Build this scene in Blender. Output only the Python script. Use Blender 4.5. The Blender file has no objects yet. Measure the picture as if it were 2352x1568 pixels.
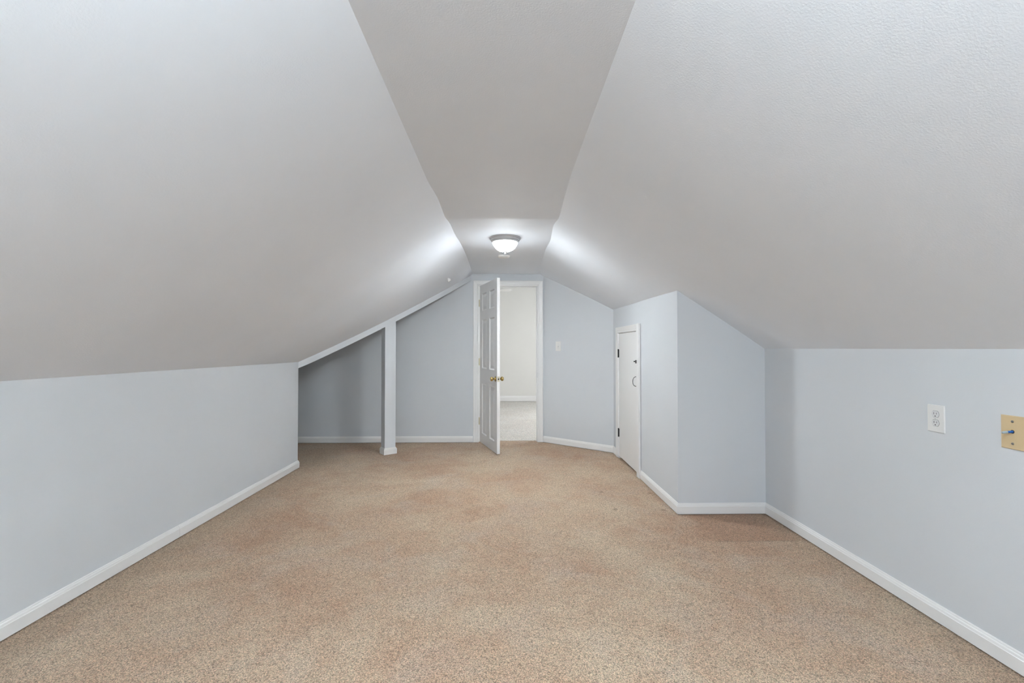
import bpy, bmesh, math, random
from mathutils import Vector, Matrix

random.seed(4)
S = bpy.context.scene
COL = S.collection
PI = math.pi

# ------------------------------------------------------------------ camera
cam_data = bpy.data.cameras.new('camera')
cam_data.sensor_width = 36.0
cam_data.lens = 16.0
cam_data.clip_start = 0.02
cam = bpy.data.objects.new('camera', cam_data)
cam.location = (0.0, 0.0, 1.22)
cam.rotation_euler = (math.radians(90.877), 0.0, math.radians(-1.041))
COL.objects.link(cam)
S.camera = cam

# ------------------------------------------------------------------ world, added window lights, exposure
world = bpy.data.worlds.new('world')
S.world = world
world.use_nodes = True
bg = world.node_tree.nodes['Background']
bg.inputs['Color'].default_value = (0.80, 0.88, 1.0, 1)
bg.inputs['Strength'].default_value = 1.0

def area_light(name, loc, rot, sx, sy, watts, color=(1, 1, 1)):
    l = bpy.data.lights.new(name, 'AREA')
    l.shape = 'RECTANGLE'
    l.size, l.size_y = sx, sy
    l.energy = watts
    l.color = color
    o = bpy.data.objects.new(name, l)
    o.location, o.rotation_euler = loc, rot
    COL.objects.link(o)
    return o

# added area lights standing in for daylight outside two added, unseen windows
area_light('window_fill_light', (0.0, -2.40, 1.22), (PI / 2, 0, 0), 1.30, 1.30, 26, (0.82, 0.92, 1.0))
area_light('far_room_fill_light', (2.80, 7.9, 1.35), (PI / 2, 0, PI / 2), 1.6, 1.4, 52, (0.96, 0.98, 1.0))

S.view_settings.view_transform = 'Standard'
S.view_settings.look = 'None'
S.view_settings.gamma = 1.0
S.view_settings.use_curve_mapping = False
S.view_settings.exposure = 0.88
S.cycles.caustics_reflective = False
S.cycles.caustics_refractive = False
LAMP_RIM, LAMP_BOWL = 13.0, 345.0
ADDED_RIM, ADDED_BOWL = 203.0, 360.0  # glow of the lamp added overhead
LAMP_COLOR = (0.88, 0.95, 1.0, 1)
ADDED_LAMP_COLOR = (0.80, 0.915, 1.0, 1)

# ------------------------------------------------------------------ materials
def lin(r, g, b):
    f = lambda c: (c / 255 / 12.92) if c <= 10 else ((c / 255 + 0.055) / 1.055) ** 2.4
    return (f(r), f(g), f(b), 1)

def new_mat(name, color, rough=0.6, metal=0.0, spec=0.5):
    m = bpy.data.materials.new(name)
    m.use_nodes = True
    b = m.node_tree.nodes['Principled BSDF']
    b.inputs['Base Color'].default_value = color
    b.inputs['Roughness'].default_value = rough
    b.inputs['Metallic'].default_value = metal
    b.inputs['Specular IOR Level'].default_value = spec
    return m, m.node_tree, b

def obj_coords(nt):
    g = nt.nodes.new('ShaderNodeNewGeometry')      # world position: continuous over separate pieces
    return g.outputs['Position']

def noise(nt, vec, scale, detail=2.0, rough=0.5, dist=0.0):
    n = nt.nodes.new('ShaderNodeTexNoise')
    n.inputs['Scale'].default_value = scale
    n.inputs['Detail'].default_value = detail
    n.inputs['Roughness'].default_value = rough
    n.inputs['Distortion'].default_value = dist
    nt.links.new(vec, n.inputs['Vector'])
    return n.outputs['Fac']

def ramp(nt, fac, stops):
    r = nt.nodes.new('ShaderNodeValToRGB')
    e = r.color_ramp.elements
    while len(e) < len(stops):
        e.new(0.5)
    for i, (p, c) in enumerate(stops):
        e[i].position = p
        e[i].color = c
    nt.links.new(fac, r.inputs['Fac'])
    return r.outputs['Color']

def mixc(nt, fac, a, b, mode='MIX'):
    n = nt.nodes.new('ShaderNodeMix')
    n.data_type = 'RGBA'
    n.blend_type = mode
    for sock, v in ((n.inputs[0], fac), (n.inputs[6], a), (n.inputs[7], b)):
        if hasattr(v, 'is_linked'):
            nt.links.new(v, sock)
        else:
            sock.default_value = v
    return n.outputs[2]

def math_node(nt, op, a, b=None, clamp=False):
    n = nt.nodes.new('ShaderNodeMath')
    n.operation = op
    n.use_clamp = clamp
    for i, v in enumerate((a, b)):
        if v is None:
            continue
        if hasattr(v, 'is_linked'):
            nt.links.new(v, n.inputs[i])
        else:
            n.inputs[i].default_value = v
    return n.outputs[0]

def bump(nt, bsdf, height, strength, distance, prev=None):
    n = nt.nodes.new('ShaderNodeBump')
    n.inputs['Strength'].default_value = strength
    n.inputs['Distance'].default_value = distance
    nt.links.new(height, n.inputs['Height'])
    if prev is not None:
        nt.links.new(prev, n.inputs['Normal'])
    nt.links.new(n.outputs['Normal'], bsdf.inputs['Normal'])
    return n.outputs['Normal']

def painted(name, color, rough, fine, strength, mottling=0.03, spec=0.3):
    m, nt, b = new_mat(name, color, rough, spec=spec)
    v = obj_coords(nt)
    n1 = noise(nt, v, 1.7, 3)
    dark = tuple(c * (1 - mottling) for c in color[:3]) + (1,)
    nt.links.new(ramp(nt, n1, [(0.3, dark), (0.7, color)]), b.inputs['Base Color'])
    n2 = noise(nt, v, fine, 2, 0.6)
    bump(nt, b, n2, strength, 0.002)
    return m

M = {}
M['ceiling'] = painted('ceiling_paint', (0.87, 0.90, 0.945, 1), 0.75, 170, 0.32)
M['wall'] = painted('pale_blue_paint', (0.69, 0.712, 0.735, 1), 0.6, 260, 0.12)
M['trim'] = painted('white_trim_paint', (0.87, 0.86, 0.845, 1), 0.35, 60, 0.03, 0.02, 0.5)
M['door'] = painted('white_door_paint', (0.865, 0.855, 0.84, 1), 0.40, 90, 0.05, 0.02, 0.5)
M['closet_door'] = painted('white_slab_paint', (0.865, 0.855, 0.835, 1), 0.45, 70, 0.05, 0.02, 0.45)
M['cream'] = painted('cream_paint', (0.80, 0.79, 0.75, 1), 0.7, 220, 0.2)
M['plastic'] = new_mat('white_plastic', (0.83, 0.82, 0.80, 1), 0.35)[0]
M['receptacle'] = new_mat('receptacle_plastic', (0.74, 0.74, 0.74, 1), 0.3)[0]
M['slot'] = new_mat('dark_slot', (0.03, 0.03, 0.03, 1), 0.6)[0]
M['beige_plate'] = new_mat('ivory_plate_plastic', lin(214, 190, 150), 0.4)[0]
M['blue_cable'] = new_mat('blue_cable_jacket', lin(38, 100, 178), 0.4)[0]
M['grey_cable'] = new_mat('grey_cable_end', lin(176, 190, 196), 0.5)[0]
M['steel'] = new_mat('screw_steel', (0.55, 0.55, 0.55, 1), 0.35, 1.0)[0]
M['dark_metal'] = new_mat('dark_hinge_metal', (0.045, 0.045, 0.045, 1), 0.45, 0.6)[0]
M['pull_metal'] = new_mat('pewter_pull', (0.16, 0.16, 0.155, 1), 0.38, 0.9)[0]
M['pan_metal'] = new_mat('brushed_nickel', (0.56, 0.56, 0.56, 1), 0.45, 0.35)[0]
m, nt, b = new_mat('polished_brass', (0.62, 0.47, 0.20, 1), 0.22, 1.0)
M['brass'] = m
m, nt, b = new_mat('painted_over_brass', (0.70, 0.64, 0.46, 1), 0.38, 0.6)
M['old_brass'] = m

# frosted glass, emission shaped to spare the slopes: bright bowl bottom, dim rim
for key, rim, bowl, tint in (('dome', LAMP_RIM, LAMP_BOWL, LAMP_COLOR), ('added_dome', ADDED_RIM, ADDED_BOWL, ADDED_LAMP_COLOR)):
    m, nt, b = new_mat('lit_frosted_glass', (0.95, 0.95, 0.95, 1), 0.35)
    b.inputs['Emission Color'].default_value = tint
    tc = nt.nodes.new('ShaderNodeTexCoord')
    sp = nt.nodes.new('ShaderNodeSeparateXYZ')
    nt.links.new(tc.outputs['Object'], sp.inputs[0])
    mr = nt.nodes.new('ShaderNodeMapRange')
    mr.inputs[1].default_value, mr.inputs[2].default_value = -0.088, -0.118
    mr.inputs[3].default_value, mr.inputs[4].default_value = rim, bowl
    nt.links.new(sp.outputs[2], mr.inputs[0])
    nt.links.new(mr.outputs[0], b.inputs['Emission Strength'])
    M[key] = m

m = bpy.data.materials.new('window_glass')
m.use_nodes = True
nt = m.node_tree
for n in list(nt.nodes):
    nt.nodes.remove(n)
o_ = nt.nodes.new('ShaderNodeOutputMaterial')
tr = nt.nodes.new('ShaderNodeBsdfTransparent')
gl = nt.nodes.new('ShaderNodeBsdfGlossy')
gl.inputs['Roughness'].default_value = 0.02
mx = nt.nodes.new('ShaderNodeMixShader')
mx.inputs[0].default_value = 0.06
nt.links.new(tr.outputs[0], mx.inputs[1])
nt.links.new(gl.outputs[0], mx.inputs[2])
nt.links.new(mx.outputs[0], o_.inputs[0])
M['glass'] = m

def carpet_material(name, light, blotch, grey, speck_amt, tuft_scale, patch=None, soil_and_dent_shade=False):
    m, nt, b = new_mat(name, light, 0.95, spec=0.1)
    b.inputs['Sheen Weight'].default_value = 0.15
    b.inputs['Sheen Roughness'].default_value = 0.6
    v = obj_coords(nt)
    # individual twisted tufts: one voronoi cell each, its own shade, dark in the gaps between them
    jit = nt.nodes.new('ShaderNodeTexNoise')
    jit.inputs['Scale'].default_value = 90
    jit.inputs['Detail'].default_value = 2
    nt.links.new(v, jit.inputs['Vector'])
    vm = nt.nodes.new('ShaderNodeVectorMath'); vm.operation = 'MULTIPLY_ADD'
    nt.links.new(jit.outputs['Color'], vm.inputs[0])
    vm.inputs[1].default_value = (0.010, 0.010, 0.0)
    nt.links.new(v, vm.inputs[2])
    vor = nt.nodes.new('ShaderNodeTexVoronoi')
    vor.inputs['Scale'].default_value = tuft_scale
    nt.links.new(vm.outputs[0], vor.inputs['Vector'])
    cell = nt.nodes.new('ShaderNodeSeparateColor')
    nt.links.new(vor.outputs['Color'], cell.inputs[0])
    gap = vor.outputs['Distance']
    wear = noise(nt, v, 1.1, 5, 0.62, 0.4)
    wear2 = noise(nt, v, 5.5, 4, 0.6, 0.3)
    base = mixc(nt, math_node(nt, 'MULTIPLY', ramp(nt, wear, [(0.40, (0, 0, 0, 1)), (0.64, (1, 1, 1, 1))]), 0.8), light, blotch)
    base = mixc(nt, math_node(nt, 'MULTIPLY', ramp(nt, wear2, [(0.48, (0, 0, 0, 1)), (0.70, (1, 1, 1, 1))]), 0.40), base, blotch)
    base = mixc(nt, math_node(nt, 'MULTIPLY', ramp(nt, noise(nt, v, 2.3, 4, 0.6, 0.6), [(0.50, (0, 0, 0, 1)), (0.70, (1, 1, 1, 1))]), 0.55), base, grey)
    fac = None
    if patch:
        # the re-laid square of carpet in the nook: its pile leans the other way and reads redder
        x0, x1, y0, y1 = patch[0]
        sep = nt.nodes.new('ShaderNodeSeparateXYZ')
        nt.links.new(v, sep.inputs[0])
        wob = math_node(nt, 'MULTIPLY', math_node(nt, 'SUBTRACT', noise(nt, v, 9, 3), 0.5), 0.05)
        def edge(sock, at, sign, soft):
            d = math_node(nt, 'SUBTRACT', sock, at)
            d = math_node(nt, 'ADD', d, wob)
            return math_node(nt, 'MULTIPLY_ADD', d, sign / soft, True) if False else math_node(nt, 'MULTIPLY', d, sign / soft, True)
        fac = edge(sep.outputs[0], x0, 1, 0.14)
        fac = math_node(nt, 'MULTIPLY', fac, edge(sep.outputs[0], x1, -1, 0.02))
        fac = math_node(nt, 'MULTIPLY', fac, math_node(nt, 'MULTIPLY', math_node(nt, 'SUBTRACT', sep.outputs[1], y0), 80.0, True))
        fac = math_node(nt, 'MULTIPLY', fac, edge(sep.outputs[1], y1, -1, 0.02))
        base = mixc(nt, math_node(nt, 'MULTIPLY', fac, 0.95), base, patch[1])
        seam = math_node(nt, 'ABSOLUTE', math_node(nt, 'SUBTRACT', sep.outputs[1], y0))
        seam = math_node(nt, 'SUBTRACT', 1.0, math_node(nt, 'MULTIPLY', seam, 110.0), True)
        seam = math_node(nt, 'MULTIPLY', seam, math_node(nt, 'MULTIPLY', math_node(nt, 'SUBTRACT', sep.outputs[0], 1.33), 30.0, True))
        base = mixc(nt, math_node(nt, 'MULTIPLY', seam, 0.6), base, lin(128, 96, 74))
    if soil_and_dent_shade:
        # grey soiling lines along the knee walls and painted shade in four furniture-foot dents
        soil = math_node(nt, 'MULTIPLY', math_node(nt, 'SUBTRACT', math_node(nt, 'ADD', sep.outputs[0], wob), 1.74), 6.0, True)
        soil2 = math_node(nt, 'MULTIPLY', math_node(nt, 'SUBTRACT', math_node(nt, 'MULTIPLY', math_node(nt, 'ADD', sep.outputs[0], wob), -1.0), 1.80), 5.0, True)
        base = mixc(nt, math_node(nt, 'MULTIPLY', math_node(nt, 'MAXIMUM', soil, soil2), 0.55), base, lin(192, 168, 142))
        for dx, dy in ((0.835, 3.873), (0.844, 3.453), (1.233, 3.836), (1.209, 3.435)):
            dd = nt.nodes.new('ShaderNodeVectorMath'); dd.operation = 'DISTANCE'
            nt.links.new(v, dd.inputs[0]); dd.inputs[1].default_value = (dx, dy, 0)
            dent_shade = math_node(nt, 'SUBTRACT', 1.25, math_node(nt, 'MULTIPLY', dd.outputs['Value'], 48.0), True)
            base = mixc(nt, math_node(nt, 'MULTIPLY', dent_shade, 0.6), base, lin(140, 112, 86))
    # yarn shade per tuft, a hue drift towards rose or olive, and the shaded gap
    k = 1 - speck_amt
    base = mixc(nt, 1.0, base, ramp(nt, cell.outputs[0], [(0.0, (k, k, k, 1)), (1.0, (1.16, 1.16, 1.16, 1))]), 'MULTIPLY')
    base = mixc(nt, 1.0, base, ramp(nt, cell.outputs[1], [(0.0, (1.06, .97, .93, 1)), (0.5, (1, 1, 1, 1)), (1.0, (.97, 1.01, .95, 1))]), 'MULTIPLY')
    kg = 1 - 1.5 * speck_amt
    base = mixc(nt, 1.0, base, ramp(nt, gap, [(0.35, (1.05, 1.05, 1.05, 1)), (0.80, (kg, kg, kg, 1))]), 'MULTIPLY')
    clump = noise(nt, v, 45, 3, 0.6)
    base = mixc(nt, 1.0, base, ramp(nt, clump, [(0.32, (.92, .91, .90, 1)), (0.62, (1.04, 1.04, 1.04, 1))]), 'MULTIPLY')
    nt.links.new(base, b.inputs['Base Color'])
    h = math_node(nt, 'SUBTRACT', math_node(nt, 'MULTIPLY', clump, 0.9), math_node(nt, 'MULTIPLY', gap, 0.8))
    bump(nt, b, h, 0.8, 0.005)
    return m

M['carpet'] = carpet_material('tan_carpet', lin(227, 202, 174), lin(205, 164, 134), lin(220, 201, 183), 0.36, 250,
                              ((1.25, 1.95, 2.875, 3.36), lin(198, 157, 127)), True)
M['far_carpet'] = carpet_material('pale_carpet', lin(238, 235, 229), lin(226, 220, 212), lin(236, 234, 231), 0.26, 130)

# ------------------------------------------------------------------ helpers
def link(name, mesh, mat, parent=None, smooth=False):
    o = bpy.data.objects.new(name, mesh)
    if mat is not None:
        mesh.materials.append(M[mat])
    COL.objects.link(o)
    if parent is not None:
        o.parent = parent
    if smooth:
        for p in mesh.polygons:
            p.use_smooth = True
    return o

def py_mesh(name, verts, faces, mat, parent=None, smooth=False):
    me = bpy.data.meshes.new(name)
    me.from_pydata([tuple(v) for v in verts], [], faces)
    me.update()
    bm = bmesh.new(); bm.from_mesh(me)
    bmesh.ops.recalc_face_normals(bm, faces=bm.faces)
    bm.to_mesh(me); bm.free()
    return link(name, me, mat, parent, smooth)

def bm_obj(name, bm, mat, parent=None, smooth=False):
    me = bpy.data.meshes.new(name)
    bmesh.ops.recalc_face_normals(bm, faces=bm.faces)
    bm.to_mesh(me); bm.free()
    return link(name, me, mat, parent, smooth)

def add_box(bm, x0, x1, y0, y1, z0, z1):
    r = bmesh.ops.create_cube(bm, size=1.0, matrix=Matrix.Translation(((x0 + x1) / 2, (y0 + y1) / 2, (z0 + z1) / 2)) @
                              Matrix.Diagonal((x1 - x0, y1 - y0, z1 - z0, 1)))
    return r['verts']

def box(name, b6, mat, parent=None, bevel=0.0, seg=2):
    bm = bmesh.new()
    add_box(bm, *b6)
    if bevel:
        bmesh.ops.bevel(bm, geom=bm.edges[:], offset=bevel, segments=seg, profile=0.6, affect='EDGES')
    return bm_obj(name, bm, mat, parent)

def add_prism(bm, poly, axis_fn, d0, d1):
    a = [bm.verts.new(axis_fn(p, d0)) for p in poly]
    c = [bm.verts.new(axis_fn(p, d1)) for p in poly]
    n = len(poly)
    bm.faces.new(a); bm.faces.new(c[::-1])
    for i in range(n):
        bm.faces.new((a[i], c[i], c[(i + 1) % n], a[(i + 1) % n]))

def lathe(name, prof, mat, parent=None, seg=40, matrix=None, smooth=True):
    bm = bmesh.new()
    rings = []
    for r, z in prof:
        if r < 1e-6:
            rings.append([bm.verts.new((0, 0, z))])
        else:
            rings.append([bm.verts.new((r * math.cos(2 * PI * k / seg), r * math.sin(2 * PI * k / seg), z)) for k in range(seg)])
    for a, c in zip(rings, rings[1:]):
        for k in range(seg):
            k2 = (k + 1) % seg
            if len(a) == 1 and len(c) == 1:
                continue
            if len(a) == 1:
                bm.faces.new((a[0], c[k], c[k2]))
            elif len(c) == 1:
                bm.faces.new((a[k], a[k2], c[0]))
            else:
                bm.faces.new((a[k], a[k2], c[k2], c[k]))
    if matrix is not None:
        bm.transform(matrix)
    o = bm_obj(name, bm, mat, parent, smooth)
    if smooth:
        try:
            o.data.set_sharp_from_angle(angle=math.radians(40))
        except Exception:
            pass
    return o

def tube(name, pts, radius, mat, parent=None, seg=10):
    bm = bmesh.new()
    pts = [Vector(p) for p in pts]
    rings = []
    for i, p in enumerate(pts):
        t = (pts[min(i + 1, len(pts) - 1)] - pts[max(i - 1, 0)]).normalized()
        ref = Vector((0, 0, 1)) if abs(t.z) < 0.9 else Vector((1, 0, 0))
        a = t.cross(ref).normalized(); c = t.cross(a)
        r = radius[i] if isinstance(radius, (list, tuple)) else radius
        rings.append([bm.verts.new(p + a * r * math.cos(2 * PI * k / seg) + c * r * math.sin(2 * PI * k / seg)) for k in range(seg)])
    for a, c in zip(rings, rings[1:]):
        for k in range(seg):
            bm.faces.new((a[k], a[(k + 1) % seg], c[(k + 1) % seg], c[k]))
    bm.faces.new(rings[0]); bm.faces.new(rings[-1][::-1])
    return bm_obj(name, bm, mat, parent, True)

def empty(name, loc=(0, 0, 0), rz=0.0):
    o = bpy.data.objects.new(name, None)
    o.empty_display_size = 0.05
    o.location = loc
    o.rotation_euler = (0, 0, rz)
    COL.objects.link(o)
    return o

def tag(o, label, cat, group=None, kind=None):
    o['label'] = label
    o['category'] = cat
    if group: o['group'] = group
    if kind: o['kind'] = kind
    return o

def structure(o, label, cat):
    return tag(o, label, cat, kind='structure')

def offset_path(path, t, closed=False):
    """offset a 2-D polyline by t to the left of its direction, mitred"""
    n = len(path)
    out = []
    for i in range(n):
        p = Vector(path[i])
        dirs = []
        if i > 0 or closed:
            dirs.append((p - Vector(path[i - 1])).normalized())
        if i < n - 1 or closed:
            dirs.append((Vector(path[(i + 1) % n]) - p).normalized())
        nn = [Vector((-d.y, d.x)) for d in dirs]
        if len(nn) == 1:
            out.append(p + nn[0] * t)
        else:
            m_ = (nn[0] + nn[1])
            m_ = m_ / max(m_.dot(nn[0]), 1e-4)
            out.append(p + m_ * t)
    return out

def sweep(path, prof, place, closed=False):
    """per path segment: verts, faces of a closed profile [(t, h)] swept along it"""
    offs = [offset_path(path, t, closed) for t, h in prof]
    n, k = len(path), len(prof)
    res = []
    for i in range(n if closed else n - 1):
        j = (i + 1) % n
        vs = [place(offs[q][i], prof[q][1]) for q in range(k)] + [place(offs[q][j], prof[q][1]) for q in range(k)]
        fs = [(q, (q + 1) % k, k + (q + 1) % k, k + q) for q in range(k)]
        fs += [tuple(range(k)), tuple(range(2 * k - 1, k - 1, -1))]
        res.append((vs, fs))
    return res

BASE_PROF = [(0.0, 0.007), (0.013, 0.007), (0.0135, 0.060), (0.0115, 0.0625), (0.0095, 0.071), (0.0060, 0.0755),
             (0.0058, 0.0785), (0.0035, 0.083), (0.0, 0.083)]
on_floor = lambda p, h: (p.x, p.y, h)

# ------------------------------------------------------------------ room measurements (metres, camera above the origin)
Y_NEAR, Y_BACK = -2.2, 5.94
X_L, X_R, X_C = -2.097, 1.936, 1.285            # left knee wall, right knee wall, closet wall
Y_STUB, Y_DIAG = 3.345, 5.31
Z_L, Z_R, Z_CEIL = 1.083, 1.218, 2.20
DIAG_B = (0.52, 5.94)                           # where the diagonal wall meets the door wall
KNEE_END = 4.69
HEAD_SLOPE = (Y_BACK - KNEE_END) / (-0.43 - X_L)   # the header runs diagonally from the knee wall to the door wall

def table(tab):
    def f(y):
        if y <= tab[0][0]: return tab[0][1]
        for (a, va), (c, vc) in zip(tab, tab[1:]):
            if y <= c:
                return va + (vc - va) * (y - a) / (c - a)
        return tab[-1][1]
    return f
def smooth(f, s):
    return lambda y: sum(f(y + d * s) * w for d, w in ((-1.5, .1), (-.75, .2), (0, .4), (.75, .2), (1.5, .1)))
# hand-floated plaster: the two creases beside the flat ceiling wander and the ceiling dips at an old seam
edge_l = smooth(table([(1.27, -.438), (2.69, -.446), (2.92, -.431), (3.33, -.434), (3.40, -.422), (3.88, -.420), (4.30, -.402), (4.69, -.400), (5.95, -.405)]), 0.06)
edge_r = smooth(table([(1.26, .371), (2.11, .376), (2.57, .380), (3.30, .408), (3.36, .406), (3.46, .396), (3.64, .396), (4.11, .425), (4.53, .416), (5.10, .436), (5.95, .473)]), 0.06)
z_flat = smooth(table([(-2, 2.200), (2.5, 2.200), (3.0, 2.199), (3.18, 2.196), (3.35, 2.181), (3.37, 2.181), (3.60, 2.198), (4.05, 2.200), (4.45, 2.205), (4.95, 2.214), (5.4, 2.209), (5.95, 2.193)]), 0.012)

def stations(y0, y1, step=0.06):
    n = max(2, int(round((y1 - y0) / step)))
    return [y0 + (y1 - y0) * i / n for i in range(n + 1)]

# ---- floor
fl = [(X_L - 1.25, Y_NEAR), (X_R + .02, Y_NEAR), (X_R + .02, Y_STUB + .02), (X_C + .10, Y_STUB + .02), (X_C + .10, Y_DIAG), (DIAG_B[0] + .05, Y_BACK + .02),
      (0.445, Y_BACK + .02), (0.445, 6.035), (-0.331, 6.035), (-0.331, Y_BACK + .02), (X_L - 1.25, Y_BACK + .02)]
bm = bmesh.new()
add_prism(bm, fl, lambda p, d: (p[0], p[1], d), -0.05, 0.0)
structure(bm_obj('floor', bm, 'carpet'), 'tan cut-pile carpet with reddish wear patches covering the attic floor', 'carpet floor')

# ---- flat ceiling strip
ys = stations(Y_NEAR - .02, Y_BACK + .03, 0.02)
nu = 14
vs, fs = [], []
for y in ys:
    a, c = edge_l(y), edge_r(y)
    for k in range(nu + 1):
        u = k / nu
        vs.append((a + (c - a) * u, y, z_flat(y)))
for j in range(len(ys) - 1):
    for k in range(nu):
        i = j * (nu + 1) + k
        fs.append((i, i + 1, i + nu + 2, i + nu + 1))
structure(py_mesh('ceiling', vs, fs, 'ceiling', smooth=True), 'narrow flat white ceiling strip running along the attic ridge', 'ceiling')

# ---- left sloped ceiling: ends on the diagonal header
def left_xz(u, y):
    xe, ze = edge_l(y), z_flat(y)
    x = X_L + (xe - X_L) * u
    z = Z_L + (ze - Z_L) * u
    y_h = KNEE_END + HEAD_SLOPE * (x - X_L)
    w = max(0.0, 1 - max(0.0, y_h - y) / 1.6)
    w = w * w * (3 - 2 * w)
    z -= 0.042 * (4 * u * (1 - u)) ** 0.9 * w            # the board sags a little towards the header
    return x, z
def left_end(u):
    y = 5.0
    for _ in range(20):
        y = KNEE_END + HEAD_SLOPE * (left_xz(u, y)[0] - X_L)
    return y
NU, NV = 30, 120
vs, fs = [], []
for k in range(NU + 1):
    u = -0.02 + 1.02 * k / NU
    ye = min(left_end(u) + 0.03, Y_BACK + .03)
    for j in range(NV + 1):
        y = Y_NEAR - .02 + (ye - Y_NEAR + .02) * j / NV
        x, z = left_xz(u, y) if u > 0 else (X_L + u * 1.67, Z_L + u * 1.12)
        vs.append((x, y, z))
for k in range(NU):
    for j in range(NV):
        i = k * (NV + 1) + j
        fs.append((i, i + 1, i + NV + 2, i + NV + 1))
structure(py_mesh('ceiling_slope_left', vs, fs, 'ceiling', smooth=True), 'white sloped attic ceiling above the left knee wall and header', 'ceiling')

# ---- right sloped ceiling: runs to the stub wall beside the closet and to the diagonal wall beyond it
def right_xz(u, y):
    xe, ze = edge_r(y), z_flat(y)
    x = X_R + (xe - X_R) * u
    z = Z_R + (ze - Z_R) * u + 0.0225 * 4 * u * (1 - u)
    return x, z
def diag_y(x):
    return Y_DIAG + (DIAG_B[1] - Y_DIAG) * (X_C - x) / (X_C - DIAG_B[0])
u_c = 0.43
vs, fs = [], []
def right_grid(u0, u1, nk, yend):
    base = len(vs)
    for k in range(nk + 1):
        u = u0 + (u1 - u0) * k / nk
        ye = yend(u)
        for j in range(NV + 1):
            y = Y_NEAR - .02 + (ye - Y_NEAR + .02) * j / NV
            x, z = right_xz(u, y)
            vs.append((x, y, z))
    for k in range(nk):
        for j in range(NV):
            i = base + k * (NV + 1) + j
            fs.append((i, i + 1, i + NV + 2, i + NV + 1))
def diag_end(u):
    y = 5.5
    for _ in range(20):
        y = diag_y(right_xz(u, y)[0])
    return min(y + 0.02, Y_BACK + .03)
right_grid(-0.015, u_c, 12, lambda u: Y_STUB + 0.02)
right_grid(u_c - 0.012, 1.0, 20, diag_end)
structure(py_mesh('ceiling_slope_right', vs, fs, 'ceiling', smooth=True), 'white sloped attic ceiling above the right knee wall and closet', 'ceiling')

# ---- knee walls and the closet bump-out
structure(box('wall_left', (X_L - .115, X_L, Y_NEAR, KNEE_END, 0, Z_L + .002), 'wall'), 'long low pale blue knee wall ending at the alcove', 'wall')
structure(box('wall_right', (X_R, X_R + .1, Y_NEAR, Y_STUB + .1, 0, Z_R + .01), 'wall'), 'low pale blue knee wall carrying the two electrical plates', 'wall')
bm = bmesh.new()
u_of = lambda x: (X_R - x) / (X_R - edge_r(Y_STUB))
top = [(x, right_xz(u_of(x), Y_STUB)[1] + .006) for x in (X_R, 1.8, 1.65, 1.5, 1.4, X_C)]
add_prism(bm, [(X_R + .05, 0), (X_R + .05, Z_R)] + top + [(X_C, 0)], lambda p, d: (p[0], d, p[1]), Y_STUB, Y_STUB + .10)
structure(bm_obj('wall_right_return', bm, 'wall'), 'narrow pale blue wall facing the camera beside the closet', 'wall')
# closet wall with the door opening
CD_Y0, CD_Y1, CD_Z = 4.315, 5.075, 1.392         # opening
zc_top = lambda y: right_xz((X_R - X_C) / (X_R - edge_r(y)), y)[1] + .006
bm = bmesh.new()
add_prism(bm, [(Y_STUB + .10, 0), (CD_Y0, 0), (CD_Y0, zc_top(4.3)), (Y_STUB + .10, zc_top(Y_STUB))], lambda p, d: (d, p[0], p[1]), X_C, X_C + .10)
add_prism(bm, [(CD_Y1, 0), (Y_DIAG + .06, 0), (Y_DIAG + .06, zc_top(5.3)), (CD_Y1, zc_top(5.0))], lambda p, d: (d, p[0], p[1]), X_C, X_C + .10)
add_prism(bm, [(CD_Y0, CD_Z), (CD_Y1, CD_Z), (CD_Y1, zc_top(5.0)), (CD_Y0, zc_top(4.3))], lambda p, d: (d, p[0], p[1]), X_C, X_C + .10)
structure(bm_obj('wall_closet', bm, 'wall'), 'pale blue bump-out wall holding the short closet door', 'wall')
# diagonal wall
dv = (Vector(DIAG_B) - Vector((X_C, Y_DIAG)))
dn = Vector((dv.y, -dv.x)).normalized()           # points away from the room
if dn.y < 0: dn = -dn
bm = bmesh.new()
lo, hi = [], []
for i in range(13):
    s = i / 12
    p = Vector((X_C, Y_DIAG)) + dv * s
    u = (X_R - p.x) / (X_R - edge_r(p.y))
    z = (right_xz(min(u, 1), p.y)[1] if u < 1 else z_flat(p.y)) + .006
    lo.append((p.x, p.y, z))
a = [bm.verts.new((p[0], p[1], 0)) for p in lo]; t = [bm.verts.new(p) for p in lo]
a2 = [bm.verts.new((p[0] + dn.x * .1, p[1] + dn.y * .1, 0)) for p in lo]; t2 = [bm.verts.new((p[0] + dn.x * .1, p[1] + dn.y * .1, p[2])) for p in lo]
for i in range(12):
    for q in ((a, t), (t, t2), (t2, a2), (a2, a)):
        bm.faces.new((q[0][i], q[0][i + 1], q[1][i + 1], q[1][i]))
bm.faces.new((a[0], t[0], t2[0], a2[0])); bm.faces.new((a[-1], t[-1], t2[-1], a2[-1]))
structure(bm_obj('wall_diagonal', bm, 'wall'), 'pale blue angled wall with the light switch', 'wall')

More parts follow.
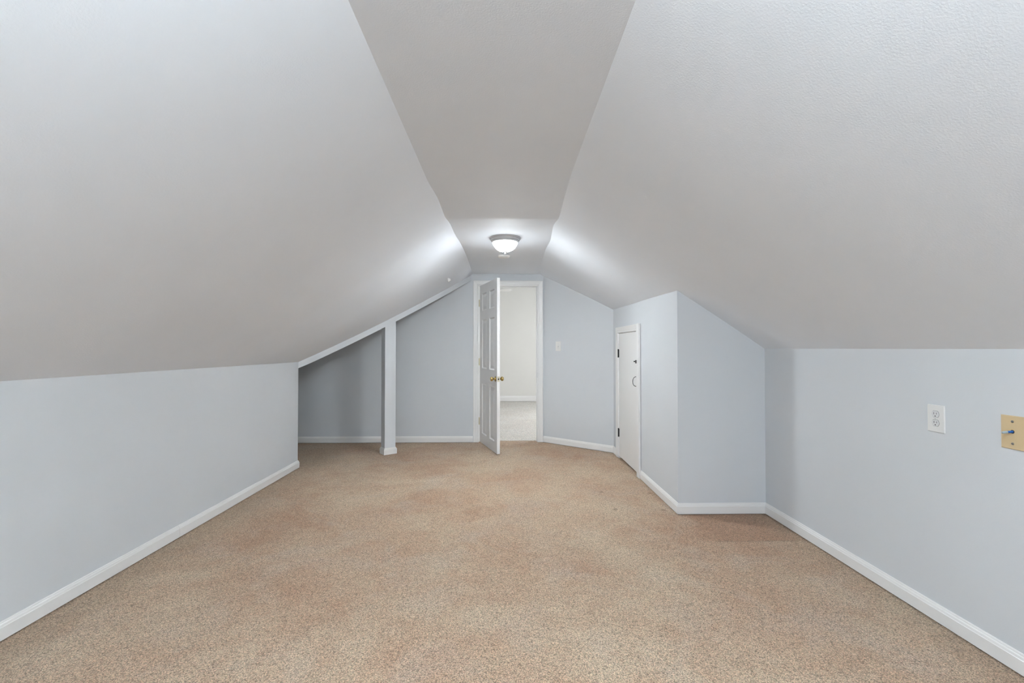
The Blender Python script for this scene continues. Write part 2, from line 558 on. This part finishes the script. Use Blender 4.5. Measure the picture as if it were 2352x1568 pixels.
# ---- back wall with the doorway, alcove walls and alcove ceiling
DX0, DX1, DZ = -0.325, 0.439, 2.036               # clear opening of the doorway
W_TH = 0.115
bm = bmesh.new()
add_box(bm, X_L - 1.25, DX0 - .02, Y_BACK, Y_BACK + W_TH, 0, 2.26)
add_box(bm, DX1 + .02, DIAG_B[0] + .35, Y_BACK, Y_BACK + W_TH, 0, 2.26)
add_box(bm, DX0 - .02, DX1 + .02, Y_BACK, Y_BACK + W_TH, DZ + .02, 2.26)
structure(bm_obj('wall_back', bm, 'wall'), 'pale blue end wall with the open doorway and shadowed alcove', 'wall')
structure(box('wall_alcove', (X_L - 1.25, X_L - 1.15, 4.0, Y_BACK, 0, 2.26), 'wall'), 'hidden pale blue side wall of the dark alcove', 'wall')
structure(box('wall_alcove_front', (X_L - 1.25, X_L - .115, 4.45, 4.55, 0, 2.26), 'wall'), 'hidden pale blue wall closing the alcove behind the knee wall', 'wall')
bm = bmesh.new()
hx = lambda y: X_L + (y - KNEE_END) / HEAD_SLOPE
add_prism(bm, [(X_L - 1.25, 4.5), (X_L - .05, 4.5), (X_L + .05, KNEE_END + .09), (-0.40, Y_BACK + .02), (-0.40, Y_BACK + .05), (X_L - 1.25, Y_BACK + .05)],
          lambda p, d: (p[0], p[1], d), 2.22, 2.26)
# short bulkhead above the header, hidden behind it
structure(bm_obj('ceiling_alcove', bm, 'ceiling'), 'flat white ceiling hidden above the alcove behind the header', 'ceiling')

# ---- diagonal header beam with its top tucked under the slope, and the bulkhead above it
hd = Vector((1, HEAD_SLOPE)).normalized()
hn = Vector((-hd.y, hd.x))                         # away from the room
def header_mesh(z_lo, z_hi, t0, t1, s0, s1, n=24):
    bm = bmesh.new()
    A, B, C_, D = [], [], [], []
    for i in range(n + 1):
        x = s0 + (s1 - s0) * i / n
        y = KNEE_END + HEAD_SLOPE * (x - X_L)
        yq = min(y, Y_BACK)
        xe = edge_l(yq)
        u = min(1.0, max(0.0, (x - X_L) / (xe - X_L)))
        z = left_xz(u, yq)[1]
        p0 = Vector((x, y)) + hn * t0; p1 = Vector((x, y)) + hn * t1
        zl, zh = z_lo(z), z_hi(z)
        A.append(bm.verts.new((p0.x, p0.y, zl))); B.append(bm.verts.new((p0.x, p0.y, zh)))
        C_.append(bm.verts.new((p1.x, p1.y, zh))); D.append(bm.verts.new((p1.x, p1.y, zl)))
    for i in range(n):
        for q in ((A, B), (B, C_), (C_, D), (D, A)):
            bm.faces.new((q[0][i], q[0][i + 1], q[1][i + 1], q[1][i]))
    for i in (0, n):
        bm.faces.new((A[i], B[i], C_[i], D[i]))
    return bm
structure(bm_obj('trim_1', header_mesh(lambda z: z - .066, lambda z: z + .004, 0, .105, X_L - .004, -0.425), 'wall'),
          'pale blue diagonal header beam along the edge of the sloped ceiling', 'beam')
structure(bm_obj('wall_header', header_mesh(lambda z: z + .002, lambda z: 2.25, .012, .10, X_L - .10, -0.41), 'wall'),
          'hidden wall panel above the diagonal header', 'wall')

# ---- gable wall behind the camera with a window added for even light
WX0, WX1, WZ0, WZ1 = -0.62, 0.62, 0.60, 1.84
zl = lambda x: Z_L + (2.2 - Z_L) * (x - X_L) / (-.438 - X_L) + .02
zr = lambda x: Z_R + (2.2 - Z_R) * (X_R - x) / (X_R - .371) + .04
bm = bmesh.new()
yy = lambda p, d: (p[0], d, p[1])
for poly in ([(X_L - .1, 0), (WX0, 0), (WX0, zl(WX0)), (X_L - .1, zl(X_L - .1))],
             [(WX1, 0), (X_R + .1, 0), (X_R + .1, zr(X_R + .1)), (WX1, zr(WX1))],
             [(WX0, 0), (WX1, 0), (WX1, WZ0), (WX0, WZ0)],
             [(WX0, WZ1), (WX1, WZ1), (WX1, zr(WX1)), (.371, 2.23), (-.438, 2.23), (WX0, zl(WX0))]):
    add_prism(bm, poly, yy, Y_NEAR - .12, Y_NEAR)
structure(bm_obj('wall_gable', bm, 'wall'), 'pale blue gable wall with an added window behind the viewpoint', 'wall')

def build_window(name, loc, rz, w, h, label):  # both windows are unseen additions that bring in light
    t = empty(name, loc, rz)
    bm = bmesh.new()
    f = .045
    add_box(bm, -w/2, -w/2 + f, -.10, .0, 0, h); add_box(bm, w/2 - f, w/2, -.10, .0, 0, h)
    add_box(bm, -w/2 + f, w/2 - f, -.10, .0, 0, f); add_box(bm, -w/2 + f, w/2 - f, -.10, .0, h - f, h)
    bm_obj('window_frame', bm, 'trim', t)
    box('meeting_rail', (-w/2 + f, w/2 - f, -.07, -.03, h/2 - .02, h/2 + .02), 'trim', t)
    box('pane', (-w/2 + f, w/2 - f, -.053, -.049, f, h/2 - .02), 'glass', t)
    box('pane', (-w/2 + f, w/2 - f, -.053, -.049, h/2 + .02, h - f), 'glass', t)
    box('window_sill', (-w/2 - .05, w/2 + .05, .0, .045, -.028, -.004), 'trim', t, .004)
    bm = bmesh.new()
    add_box(bm, -w/2 - .065, -w/2, 0, .016, -.002, h + .065); add_box(bm, w/2, w/2 + .065, 0, .016, -.002, h + .065)
    add_box(bm, -w/2, w/2, 0, .016, h, h + .065)
    bm_obj('window_casing', bm, 'trim', t)
    structure(t, label, 'added window')
build_window('added_window_1', (0, Y_NEAR, WZ0), 0, WX1 - WX0, WZ1 - WZ0, 'white framed gable window added behind the viewpoint to even the light')

# ---- far room beyond the doorway
FY0, FY1, FX0, FX1, FZ = Y_BACK + W_TH, 10.42, -2.4, 2.6, 2.62
structure(box('floor_far_room', (FX0, FX1, 6.035, FY1, -0.05, 0.004), 'far_carpet'), 'pale off-white carpet in the room beyond the doorway', 'carpet floor')
structure(box('wall_far_room_back', (FX0, FX1, FY1, FY1 + .1, 0, FZ), 'cream'), 'cream wall seen through the open doorway', 'wall')
structure(box('wall_far_room_left', (FX0 - .1, FX0, FY0, FY1, 0, FZ), 'cream'), 'hidden cream side wall of the room beyond the doorway', 'wall')
bm = bmesh.new()
VY0, VY1, VZ0, VZ1 = 7.1, 8.7, 0.65, 2.05
add_box(bm, FX1, FX1 + .1, FY0, VY0, 0, FZ); add_box(bm, FX1, FX1 + .1, VY1, FY1, 0, FZ)
add_box(bm, FX1, FX1 + .1, VY0, VY1, 0, VZ0); add_box(bm, FX1, FX1 + .1, VY0, VY1, VZ1, FZ)
structure(bm_obj('wall_far_room_right', bm, 'cream'), 'hidden cream wall around the added window of the room beyond the doorway', 'wall')
structure(box('wall_far_room_door_side', (DX1 + .02, FX1, FY0, FY0 + .012, 0, FZ), 'cream'), 'hidden cream face of the wall beside the doorway', 'wall')
structure(box('wall_far_room_door_side_west', (FX0, DX0 - .02, FY0, FY0 + .012, 0, FZ), 'cream'), 'hidden cream face of the wall behind the alcove', 'wall')
structure(box('wall_far_room_over_door', (DX0 - .02, DX1 + .02, FY0, FY0 + .012, DZ + .02, FZ), 'cream'), 'hidden cream face of the wall over the doorway', 'wall')
structure(box('ceiling_far_room', (FX0, FX1, FY0, FY1, FZ, FZ + .05), 'ceiling'), 'hidden white ceiling of the room beyond the doorway', 'ceiling')
build_window('added_window_2', (FX1, (VY0 + VY1) / 2, VZ0), PI / 2, VY1 - VY0, VZ1 - VZ0, 'hidden white framed window added to light the room beyond the doorway')  # unseen window added to brighten the far room

# ---- baseboards
def baseboards(path, names, closed=False):
    for (vs_, fs_), nm in zip(sweep(path, BASE_PROF, on_floor, closed), names):
        if nm:
            structure(py_mesh(nm[0], vs_, fs_, 'trim'), nm[1], 'baseboard')
baseboards([(X_R, Y_NEAR), (X_R, Y_STUB), (X_C, Y_STUB), (X_C, CD_Y0 - .078)],
           [('baseboard_right', 'white baseboard along the knee wall with the electrical plates'),
            ('baseboard_right_return', 'short white baseboard facing the camera beside the closet'),
            ('baseboard_closet', 'white baseboard between the closet door and the outside corner')])
baseboards([(X_C, CD_Y1 + .066), (X_C, Y_DIAG), DIAG_B],
           [('baseboard_closet_end', 'tiny white baseboard piece between closet door casing and angled wall'),
            ('baseboard_diagonal', 'white baseboard under the light switch on the angled wall')])
baseboards([(DX0 - .077, Y_BACK), (X_L - 1.15, Y_BACK)], [('baseboard_back', 'white baseboard along the alcove wall left of the door')])
baseboards([(X_L - .115, KNEE_END), (X_L, KNEE_END), (X_L, 2.985)],
           [('baseboard_knee_end', 'short white baseboard return at the end of the left knee wall'),
            ('baseboard_left', 'white baseboard on the left knee wall, length nearer the alcove')])
baseboards([(X_L, 2.984), (X_L, Y_NEAR)], [('baseboard_left_near', 'white baseboard on the left knee wall, length nearer the viewer')])
BP = [(t * 1.1, h * 1.62 + .004) for t, h in BASE_PROF]
vs_, fs_ = sweep([(FX1, FY1), (FX0, FY1)], BP, on_floor)[0]
structure(py_mesh('baseboard_far_room', vs_, fs_, 'trim'), 'tall white baseboard on the cream wall beyond the doorway', 'baseboard')

# ---- doorway trim: jamb, stop, casing, strike plate
t1 = empty('trim_2', ((DX0 + DX1) / 2, Y_BACK, 0))
cx = (DX0 + DX1) / 2
hw = (DX1 - DX0) / 2
CAS = [(w * .87, p) for w, p in [(0.0, 0.0), (0.0, 0.008), (0.004, 0.0095), (0.012, 0.0085), (0.016, 0.0115), (0.046, 0.0155), (0.060, 0.0185), (0.068, 0.0175), (0.070, 0.014), (0.070, 0.0)]]
RV = .012
path = [(hw + RV, 0.004), (hw + RV, DZ + .008), (-hw - RV, DZ + .008), (-hw - RV, 0.004)]
segs = sweep(path, [(-w, p) for w, p in CAS], lambda p, h: (p.x, -h, p.y))
for (vs_, fs_), nm in zip(segs, ('casing_side', 'casing_head', 'casing_side')):
    py_mesh(nm, vs_, fs_, 'trim', t1)
box('jamb_side', (-hw - .02, -hw, .0, W_TH + .012, 0, DZ), 'trim', t1)
box('jamb_side', (hw, hw + .02, .0, W_TH + .012, 0, DZ), 'trim', t1)
box('jamb_head', (-hw - .02, hw + .02, .0, W_TH + .012, DZ, DZ + .02), 'trim', t1)
for b6 in ((-hw, -hw + .011, .040, .075, 0, DZ), (hw - .011, hw, .040, .075, 0, DZ), (-hw + .011, hw - .011, .040, .075, DZ - .011, DZ)):
    box('door_stop', b6, 'trim', t1, .002, 1)
box('strike_plate', (hw - .0015, hw + .002, .006, .034, .835, .905), 'steel', t1)
structure(t1, 'white moulded casing and jamb around the open doorway', 'door frame')

# ---- six panel door, hinged on the left jamb and swung into the room
LEAF_W, LEAF_T, LEAF_H0, LEAF_H1 = 0.757, 0.035, 0.014, 2.032
door = empty('door_1', (DX0 + .012, Y_BACK - .005, 0), math.radians(-71.8))
cols = [(0.107, 0.319), (0.439, 0.651)]
rows = [(0.137, 0.772), (0.966, 1.590), (1.700, 1.920)]
bm = bmesh.new()
g = 0.008
xs = [(g, cols[0][0]), (cols[0][1], cols[1][0]), (cols[1][1], LEAF_W)]
add_box(bm, xs[0][0], xs[0][1], 0, LEAF_T, LEAF_H0, LEAF_H1)
add_box(bm, xs[2][0], xs[2][1], 0, LEAF_T, LEAF_H0, LEAF_H1)
rails = [(LEAF_H0, rows[0][0]), (rows[0][1], rows[1][0]), (rows[1][1], rows[2][0]), (rows[2][1], LEAF_H1)]
for r0, r1 in rails:
    add_box(bm, xs[0][1], xs[2][0], 0, LEAF_T, r0, r1)
for r0, r1 in rows:
    add_box(bm, xs[1][0], xs[1][1], 0, LEAF_T, r0, r1)
bm_obj('leaf', bm, 'door', door)
def panel_mesh(x0, x1, z0, z1):
    """moulded panel: sticking slopes in from the leaf face, a flat, then a raised field; same on both faces"""
    bm = bmesh.new()
    for side in (0, 1):
        lev = [(0, 0.0), (0.003, 0.002), (0.012, 0.0125), (0.020, 0.0130), (0.050, 0.0045), (0.054, 0.004)]
        prev = None
        for ins, dep in lev:
            y = dep if side == 0 else LEAF_T - dep
            ring = [bm.verts.new(p) for p in ((x0 + ins, y, z0 + ins), (x1 - ins, y, z0 + ins), (x1 - ins, y, z1 - ins), (x0 + ins, y, z1 - ins))]
            if prev:
                for q in range(4):
                    bm.faces.new((prev[q], prev[(q + 1) % 4], ring[(q + 1) % 4], ring[q]))
            prev = ring
        bm.faces.new(prev)
    return bm
for r0, r1 in rows:
    for c0, c1 in cols:
        bm_obj('panel', panel_mesh(c0, c1, r0, r1), 'door', door)
KX, KZ = LEAF_W - .060, 0.868
def knob(side):
    mtx = Matrix.Translation((KX, 0 if side < 0 else LEAF_T, KZ)) @ Matrix.Rotation(PI / 2 if side < 0 else -PI / 2, 4, 'X')
    ros = lathe('rosette', [(0, 0), (.031, 0), (.032, .003), (.029, .006), (.020, .009), (.0125, .0105), (0, .0105)], 'brass', door, 36, mtx)
    lathe('knob', [(0, .009), (.0125, .0095), (.011, .016), (.0105, .024), (.014, .028), (.0215, .032), (.0255, .039), (.0265, .046), (.0245, .054), (.019, .0605), (.010, .0635), (0, .064)],
          'brass', ros, 36, mtx)
knob(-1); knob(1)
lp = box('latch_plate', (LEAF_W - .0012, LEAF_W + .0008, .005, .030, KZ - .029, KZ + .029), 'old_brass', door)
box('latch_bolt', (LEAF_W, LEAF_W + .009, .0115, .0235, KZ - .009, KZ + .009), 'dark_metal', lp, .002, 1)
for hz in (0.278, 1.045, 1.809):
    hng = lathe('hinge', [(0, -.0445), (.0062, -.0445), (.0062, -.0275), (.0056, -.0270), (.0062, -.0265), (.0062, -.009), (.0056, -.0085), (.0062, -.008), (.0062, .008), (.0056, .0085),
                          (.0062, .009), (.0062, .0265), (.0056, .0270), (.0062, .0275), (.0062, .0445), (.0045, .048), (0, .049)],
                'old_brass', door, 16, Matrix.Translation((-.004, -.003, hz)) @ Matrix.Diagonal((1.25, 1.25, 1, 1)))
    box('hinge_leaf', (.0058, .0081, .0, .030, hz - .0445, hz + .0445), 'old_brass', hng)
structure(door, 'white six-panel door with brass knobs standing open into the attic room', 'door')

# ---- closet door in its stepped casing
cd = empty('door_2', (X_C, CD_Y1, 0), -PI / 2)              # local x runs towards the viewer
cw = CD_Y1 - CD_Y0
slab = box('slab', (.006, cw - .006, .003, .036, .022, CD_Z - .007), 'closet_door', cd, .0025, 2)
for hz in (0.283, 1.165):
    h = lathe('hinge', [(0, -.046), (.006, -.046), (.006, -.016), (.0052, -.0155), (.006, -.015), (.006, .015), (.0052, .0155), (.006, .016), (.006, .046), (0, .050)], 'dark_metal', cd, 14,
              Matrix.Translation((.002, -.005, hz)))
    box('hinge_leaf', (.003, .020, .0008, .0034, hz - .044, hz + .044), 'dark_metal', h)
# bow pull handle
pts = []
for i in range(17):
    a = PI * i / 16
    pts.append((cw - .055, -.006 - .036 * math.sin(a) ** .75, .901 - .046 * math.cos(a)))
hp = tube('pull_handle', pts, .0032, 'pull_metal', cd, 10)
for z0 in (.838, .944):
    box('foot', (cw - .061, cw - .049, -.005, .0035, z0, z0 + .022), 'pull_metal', hp, .002, 1)
# surface slide latch
lb = box('slide_latch', (cw - .058, cw - .012, -.004, .0035, 1.068, 1.120), 'dark_metal', cd, .0015, 1)
tube('bolt', [(cw - .080, -.010, 1.094), (cw + .012, -.010, 1.094)], .0048, 'steel', lb)
for xx in (cw - .054, cw - .028):
    box('keeper', (xx, xx + .010, -.0165, -.0015, 1.080, 1.108), 'dark_metal', lb, .002, 1)
tube('bolt_knob', [(cw - .074, -.010, 1.094), (cw - .074, -.026, 1.094)], .0055, 'dark_metal', lb)
structure(cd, 'short plain white closet door with black hinges and a bow pull', 'door')

t2 = empty('trim_3', (X_C, CD_Y1, 0), -PI / 2)
CAS2 = [(0.0, 0.0), (0.0, 0.010), (0.006, 0.012), (0.020, 0.012), (0.024, 0.014), (0.052, 0.018), (0.062, 0.018), (0.062, 0.0)]
path = [(cw + .0, 0.005), (cw + .0, CD_Z), (0, CD_Z), (0, 0.005)]
segs = sweep(path, [(-w, p) for w, p in CAS2], lambda p, h: (p.x, -h, p.y))
py_mesh('casing_head', *segs[1], 'trim', t2)
py_mesh('casing_side', *segs[2], 'trim', t2)
box('casing_side', (cw - .002, cw + .072, -.024, -.0035, .005, CD_Z + .064), 'trim', t2, .0015, 1)
box('latch_keeper', (cw + .003, cw + .013, -.034, -.020, 1.078, 1.110), 'dark_metal', t2, .002, 1)
bm = bmesh.new()
add_box(bm, -.003, .004, .0, .10, 0, CD_Z); add_box(bm, cw - .004, cw + .003, .0, .10, 0, CD_Z); add_box(bm, 0, cw, .0, .10, CD_Z - .005, CD_Z + .003)
bm_obj('jamb', bm, 'trim', t2)
box('backing', (-.02, cw + .02, .075, .085, 0, CD_Z + .02), 'slot', t2)
structure(t2, 'white casing boards around the short closet door', 'door frame')

# ------------------------------------------------------------------ things
# support post standing under the header
px, py_ = X_L + (5.243 - KNEE_END) / HEAD_SLOPE, 5.243
post = empty('support_post', (px, py_, 0), math.atan(HEAD_SLOPE))
PW, PD = 0.130, 0.105
xm = px + hd.x * PW / 2
z_mid = left_xz((xm - X_L) / (edge_l(5.3) - X_L), 5.3)[1]
bm = bmesh.new()
def head_z(xl):                                   # underside of the header above local x, plus a sliver of overlap
    x = px + hd.x * xl
    y = py_ + hd.y * xl
    return left_xz((x - X_L) / (edge_l(y) - X_L), y)[1] - .066 + .003
vv = [bm.verts.new(p) for p in ((0, 0, .002), (PW, 0, .002), (PW, PD, .002), (0, PD, .002), (0, 0, head_z(0)), (PW, 0, head_z(PW)), (PW, PD, head_z(PW)), (0, PD, head_z(0)))]
for q in ((0, 1, 2, 3), (4, 5, 6, 7), (0, 1, 5, 4), (1, 2, 6, 5), (2, 3, 7, 6), (3, 0, 4, 7)):
    bm.faces.new([vv[i] for i in q])
bm_obj('shaft', bm, 'wall', post)
segs = sweep([(0, 0), (0, PD), (PW, PD), (PW, 0)], [(t, h - .003) for t, h in BASE_PROF], on_floor, True)
for vs_, fs_ in segs:
    py_mesh('base_moulding', vs_, fs_, 'trim', post)
tag(post, 'pale blue square post with white base moulding under the slanted header', 'post')

# flush ceiling light
def ceiling_light(ly, dome, label):
    lamp = empty('ceiling_light', (0.012, ly, z_flat(ly)))
    lathe('pan', [(0, .0), (.137, .0), (.138, -.004), (.136, -.010), (.128, -.014), (.127, -.018), (.1285, -.021), (.1265, -.026), (.119, -.030), (.118, -.033), (.1195, -.036), (.117, -.041), (.110, -.044), (.104, -.043), (.10, -.036), (0, -.036)],
          'pan_metal', lamp, 64)
    pr = [(.1115, -.036), (.112, -.042), (.1105, -.050), (.1055, -.062), (.097, -.076), (.084, -.091), (.066, -.105), (.045, -.115), (.022, -.120), (0, -.121)]
    lathe('glass_dome', pr, dome, lamp, 64)
    lathe('finial', [(0, -.118), (.016, -.119), (.0175, -.122), (.014, -.125), (.007, -.127), (.006, -.130), (.0075, -.134), (.006, -.139), (0, -.141)], 'pan_metal', lamp, 24)
    tag(lamp, label, 'ceiling light', 'flush-mount ceiling lights')
ceiling_light(4.03, 'dome', 'lit flush-mount ceiling light with frosted glass dome near the doorway')
ceiling_light(0.15, 'added_dome', 'second flush-mount ceiling light, added overhead out of view to even the light')  # lamp added out of view to even out the light

# smoke detector
SY = 4.86
sd = empty('smoke_detector', (0.0, SY, z_flat(SY)))
lathe('base_plate', [(0, 0), (.066, 0), (.067, -.004), (.065, -.009), (0, -.009)], 'plastic', sd, 40)
cv = lathe('cover', [(.062, -.008), (.0625, -.011), (.060, -.016), (.054, -.020), (.044, -.023), (.020, -.0245), (0, -.0245)], 'plastic', sd, 40)
lathe('test_button', [(0, -.0235), (.009, -.0240), (.009, -.0255), (.007, -.0262), (0, -.0262)], 'receptacle', cv, 20)
tag(sd, 'round white smoke detector on the ceiling just beyond the light', 'smoke detector')

# small knob on the left slope near the door
kx, ky = -0.645, 5.27
u_k = (kx - X_L) / (edge_l(ky) - X_L)
kz = left_xz(u_k, ky)[1]
nrm = Vector((0.552, 0.03, -0.834)).normalized()
hk = empty('ceiling_hook', (kx, ky, kz))
hk.rotation_euler = Vector((0, 0, 1)).rotation_difference(nrm).to_euler()
lathe('stem', [(0, -.004), (.008, -.004), (.008, .016), (0, .016)], 'plastic', hk, 16)
lathe('cap', [(0, .013), (.017, .013), (.0195, .019), (.0195, .034), (.016, .040), (0, .041)], 'plastic', hk, 24)
tag(hk, 'small white knob sticking out of the sloped ceiling near the door', 'knob')

# wall plates (local x to the viewer's right, -y towards the viewer)
def screw(name, parent, x, z, y=-.0062, r=.0042, mat='steel'):
    o = lathe(name, [(0, 0), (r, 0), (r * .92, .0012), (r * .5, .0018), (0, .0019)], mat, parent, 16, Matrix.Translation((x, y, z)) @ Matrix.Rotation(PI / 2, 4, 'X'))
    box('slot', (x - r * .8, x + r * .8, y - .0021, y - .0014, z - .0005, z + .0005), 'slot', o)
    return o

def plate(parent, w, h, mat, t=.006):
    bm = bmesh.new()
    add_box(bm, -w/2, w/2, -t, 0.0005, -h/2, h/2)
    es = [e for e in bm.edges if all(v.co.y < -t/2 for v in e.verts)]
    bmesh.ops.bevel(bm, geom=es, offset=.0035, segments=3, profile=.6, affect='EDGES')
    return bm_obj('plate', bm, mat, parent)

# duplex outlet
ou = empty('wall_outlet', (X_R, 2.005, 0.907), -PI / 2)
plate(ou, .079, .121, 'plastic')
for zc in (.0195, -.0195):
    bm = bmesh.new()
    poly = []
    for k in range(40):
        a = 2 * PI * k / 40
        poly.append((.0172 * math.cos(a), zc + max(-.0142, min(.0142, .0172 * math.sin(a)))))
    poly2 = []
    for p in poly:
        if not poly2 or (Vector(p) - Vector(poly2[-1])).length > 1e-5: poly2.append(p)
    add_prism(bm, poly2, lambda p, d: (p[0], d, p[1]), -.0045, -.0072)
    rc = bm_obj('receptacle', bm, 'receptacle', ou)
    bm = bmesh.new()
    poly3 = [(p[0] * 1.05, zc + (p[1] - zc) * 1.06) for p in poly2]
    add_prism(bm, poly3, lambda p, d: (p[0], d, p[1]), -.0045, -.0062)
    bm_obj('receptacle_gap', bm, 'slot', rc)
    box('slot', (-.0073, -.0052, -.0075, -.0070, zc - .0015, zc + .0080), 'slot', rc)
    box('slot', (.0052, .0071, -.0075, -.0070, zc - .0008, zc + .0072), 'slot', rc)
    lathe('ground_hole', [(0, 0), (.0026, 0), (.0026, .0004), (0, .0004)], 'slot', rc, 14, Matrix.Translation((0, -.0071, zc - .0085)) @ Matrix.Rotation(PI / 2, 4, 'X'))
screw('screw', ou, 0, 0, -.006, .0033, 'plastic')
tag(ou, 'white duplex electrical outlet on the right knee wall', 'outlet')

# cable plate
cp = empty('cable_plate', (X_R, 1.697, 0.901), -PI / 2)
plate(cp, .082, .127, 'beige_plate')
screw('screw', cp, 0, .0415, -.006, .0050)
screw('screw', cp, 0, -.0425, -.006, .0050)
lathe('cable_hole', [(0, 0), (.0068, 0), (.0068, .0005), (0, .0005)], 'slot', cp, 20, Matrix.Translation((0, -.0060, .003)) @ Matrix.Rotation(PI / 2, 4, 'X'))
cb = tube('cable', [(.001, .000, .0030), (-.0005, -.011, .0026), (-.001, -.019, .0020), (-.002, -.026, .0012)], .0046, 'blue_cable', cp, 12)
tube('cable_end', [(-.0018, -.0245, .0013), (-.003, -.034, .0006), (-.004, -.041, -.0006)], [.0049, .0049, .0042], 'grey_cable', cb, 12)
tag(cp, 'ivory wall plate with a blue cable poking out of its hole', 'wall plate')

# light switch on the diagonal wall
sw_dir = math.atan2(Y_DIAG - DIAG_B[1], X_C - DIAG_B[0])
s_ = 0.232
sx = DIAG_B[0] + (X_C - DIAG_B[0]) * s_
sy = DIAG_B[1] + (Y_DIAG - DIAG_B[1]) * s_
sw = empty('light_switch', (sx, sy, 1.248), sw_dir)
plate(sw, .079, .122, 'plastic')
box('toggle_collar', (-.006, .006, -.0072, -.0055, -.013, .013), 'receptacle', sw, .0008, 1)
bm = bmesh.new()
add_box(bm, -.0048, .0048, -.019, -.004, -.0045, .0045)
bmesh.ops.bevel(bm, geom=bm.edges[:], offset=.0015, segments=2, affect='EDGES')
bm.transform(Matrix.Translation((0, 0, -.003)) @ Matrix.Rotation(math.radians(22), 4, 'X'))
bm_obj('toggle', bm, 'receptacle', sw)
screw('screw', sw, 0, .030, -.006, .0034, 'receptacle')
screw('screw', sw, 0, -.030, -.006, .0034, 'receptacle')
tag(sw, 'white toggle light switch on the angled wall beside the doorway', 'light switch')

# ceiling fan in the far room: only one blade tip shows under the door head
FZB = 2.30
fan = empty('ceiling_fan', (-0.50, 8.55, FZ))
lathe('canopy', [(0, 0), (.065, 0), (.063, -.02), (.04, -.05), (.014, -.06), (0, -.06)], 'plastic', fan, 28)
lathe('downrod', [(0, -.05), (.012, -.05), (.012, -.13), (0, -.13)], 'plastic', fan, 16)
lathe('motor', [(0, -.12), (.05, -.125), (.10, -.145), (.115, -.18), (.115, -.235), (.09, -.26), (0, -.27)], 'plastic', fan, 36)
for k in range(5):
    a = math.radians(-14 + 72 * k)
    bm = bmesh.new()
    poly = [(.17, -.045), (.30, -.058), (.56, -.068), (.63, -.060), (.66, -.030), (.665, 0), (.66, .030), (.63, .060), (.56, .068), (.30, .058), (.17, .045)]
    add_prism(bm, poly, lambda p, d: (p[0], p[1], d), -.003, .003)
    bm.transform(Matrix.Rotation(a, 4, 'Z') @ Matrix.Translation((0, 0, FZB - FZ)) @ Matrix.Rotation(math.radians(-12), 4, 'X'))
    bl = bm_obj('blade', bm, 'trim', fan)
    bm = bmesh.new()
    add_box(bm, .09, .22, -.018, .018, .003, .010)
    bm.transform(Matrix.Rotation(a, 4, 'Z') @ Matrix.Translation((0, 0, FZB - FZ)) @ Matrix.Rotation(math.radians(-12), 4, 'X'))
    bm_obj('blade_iron', bm, 'pan_metal', bl)
tag(fan, 'white ceiling fan with one blade tip showing through the doorway', 'ceiling fan')
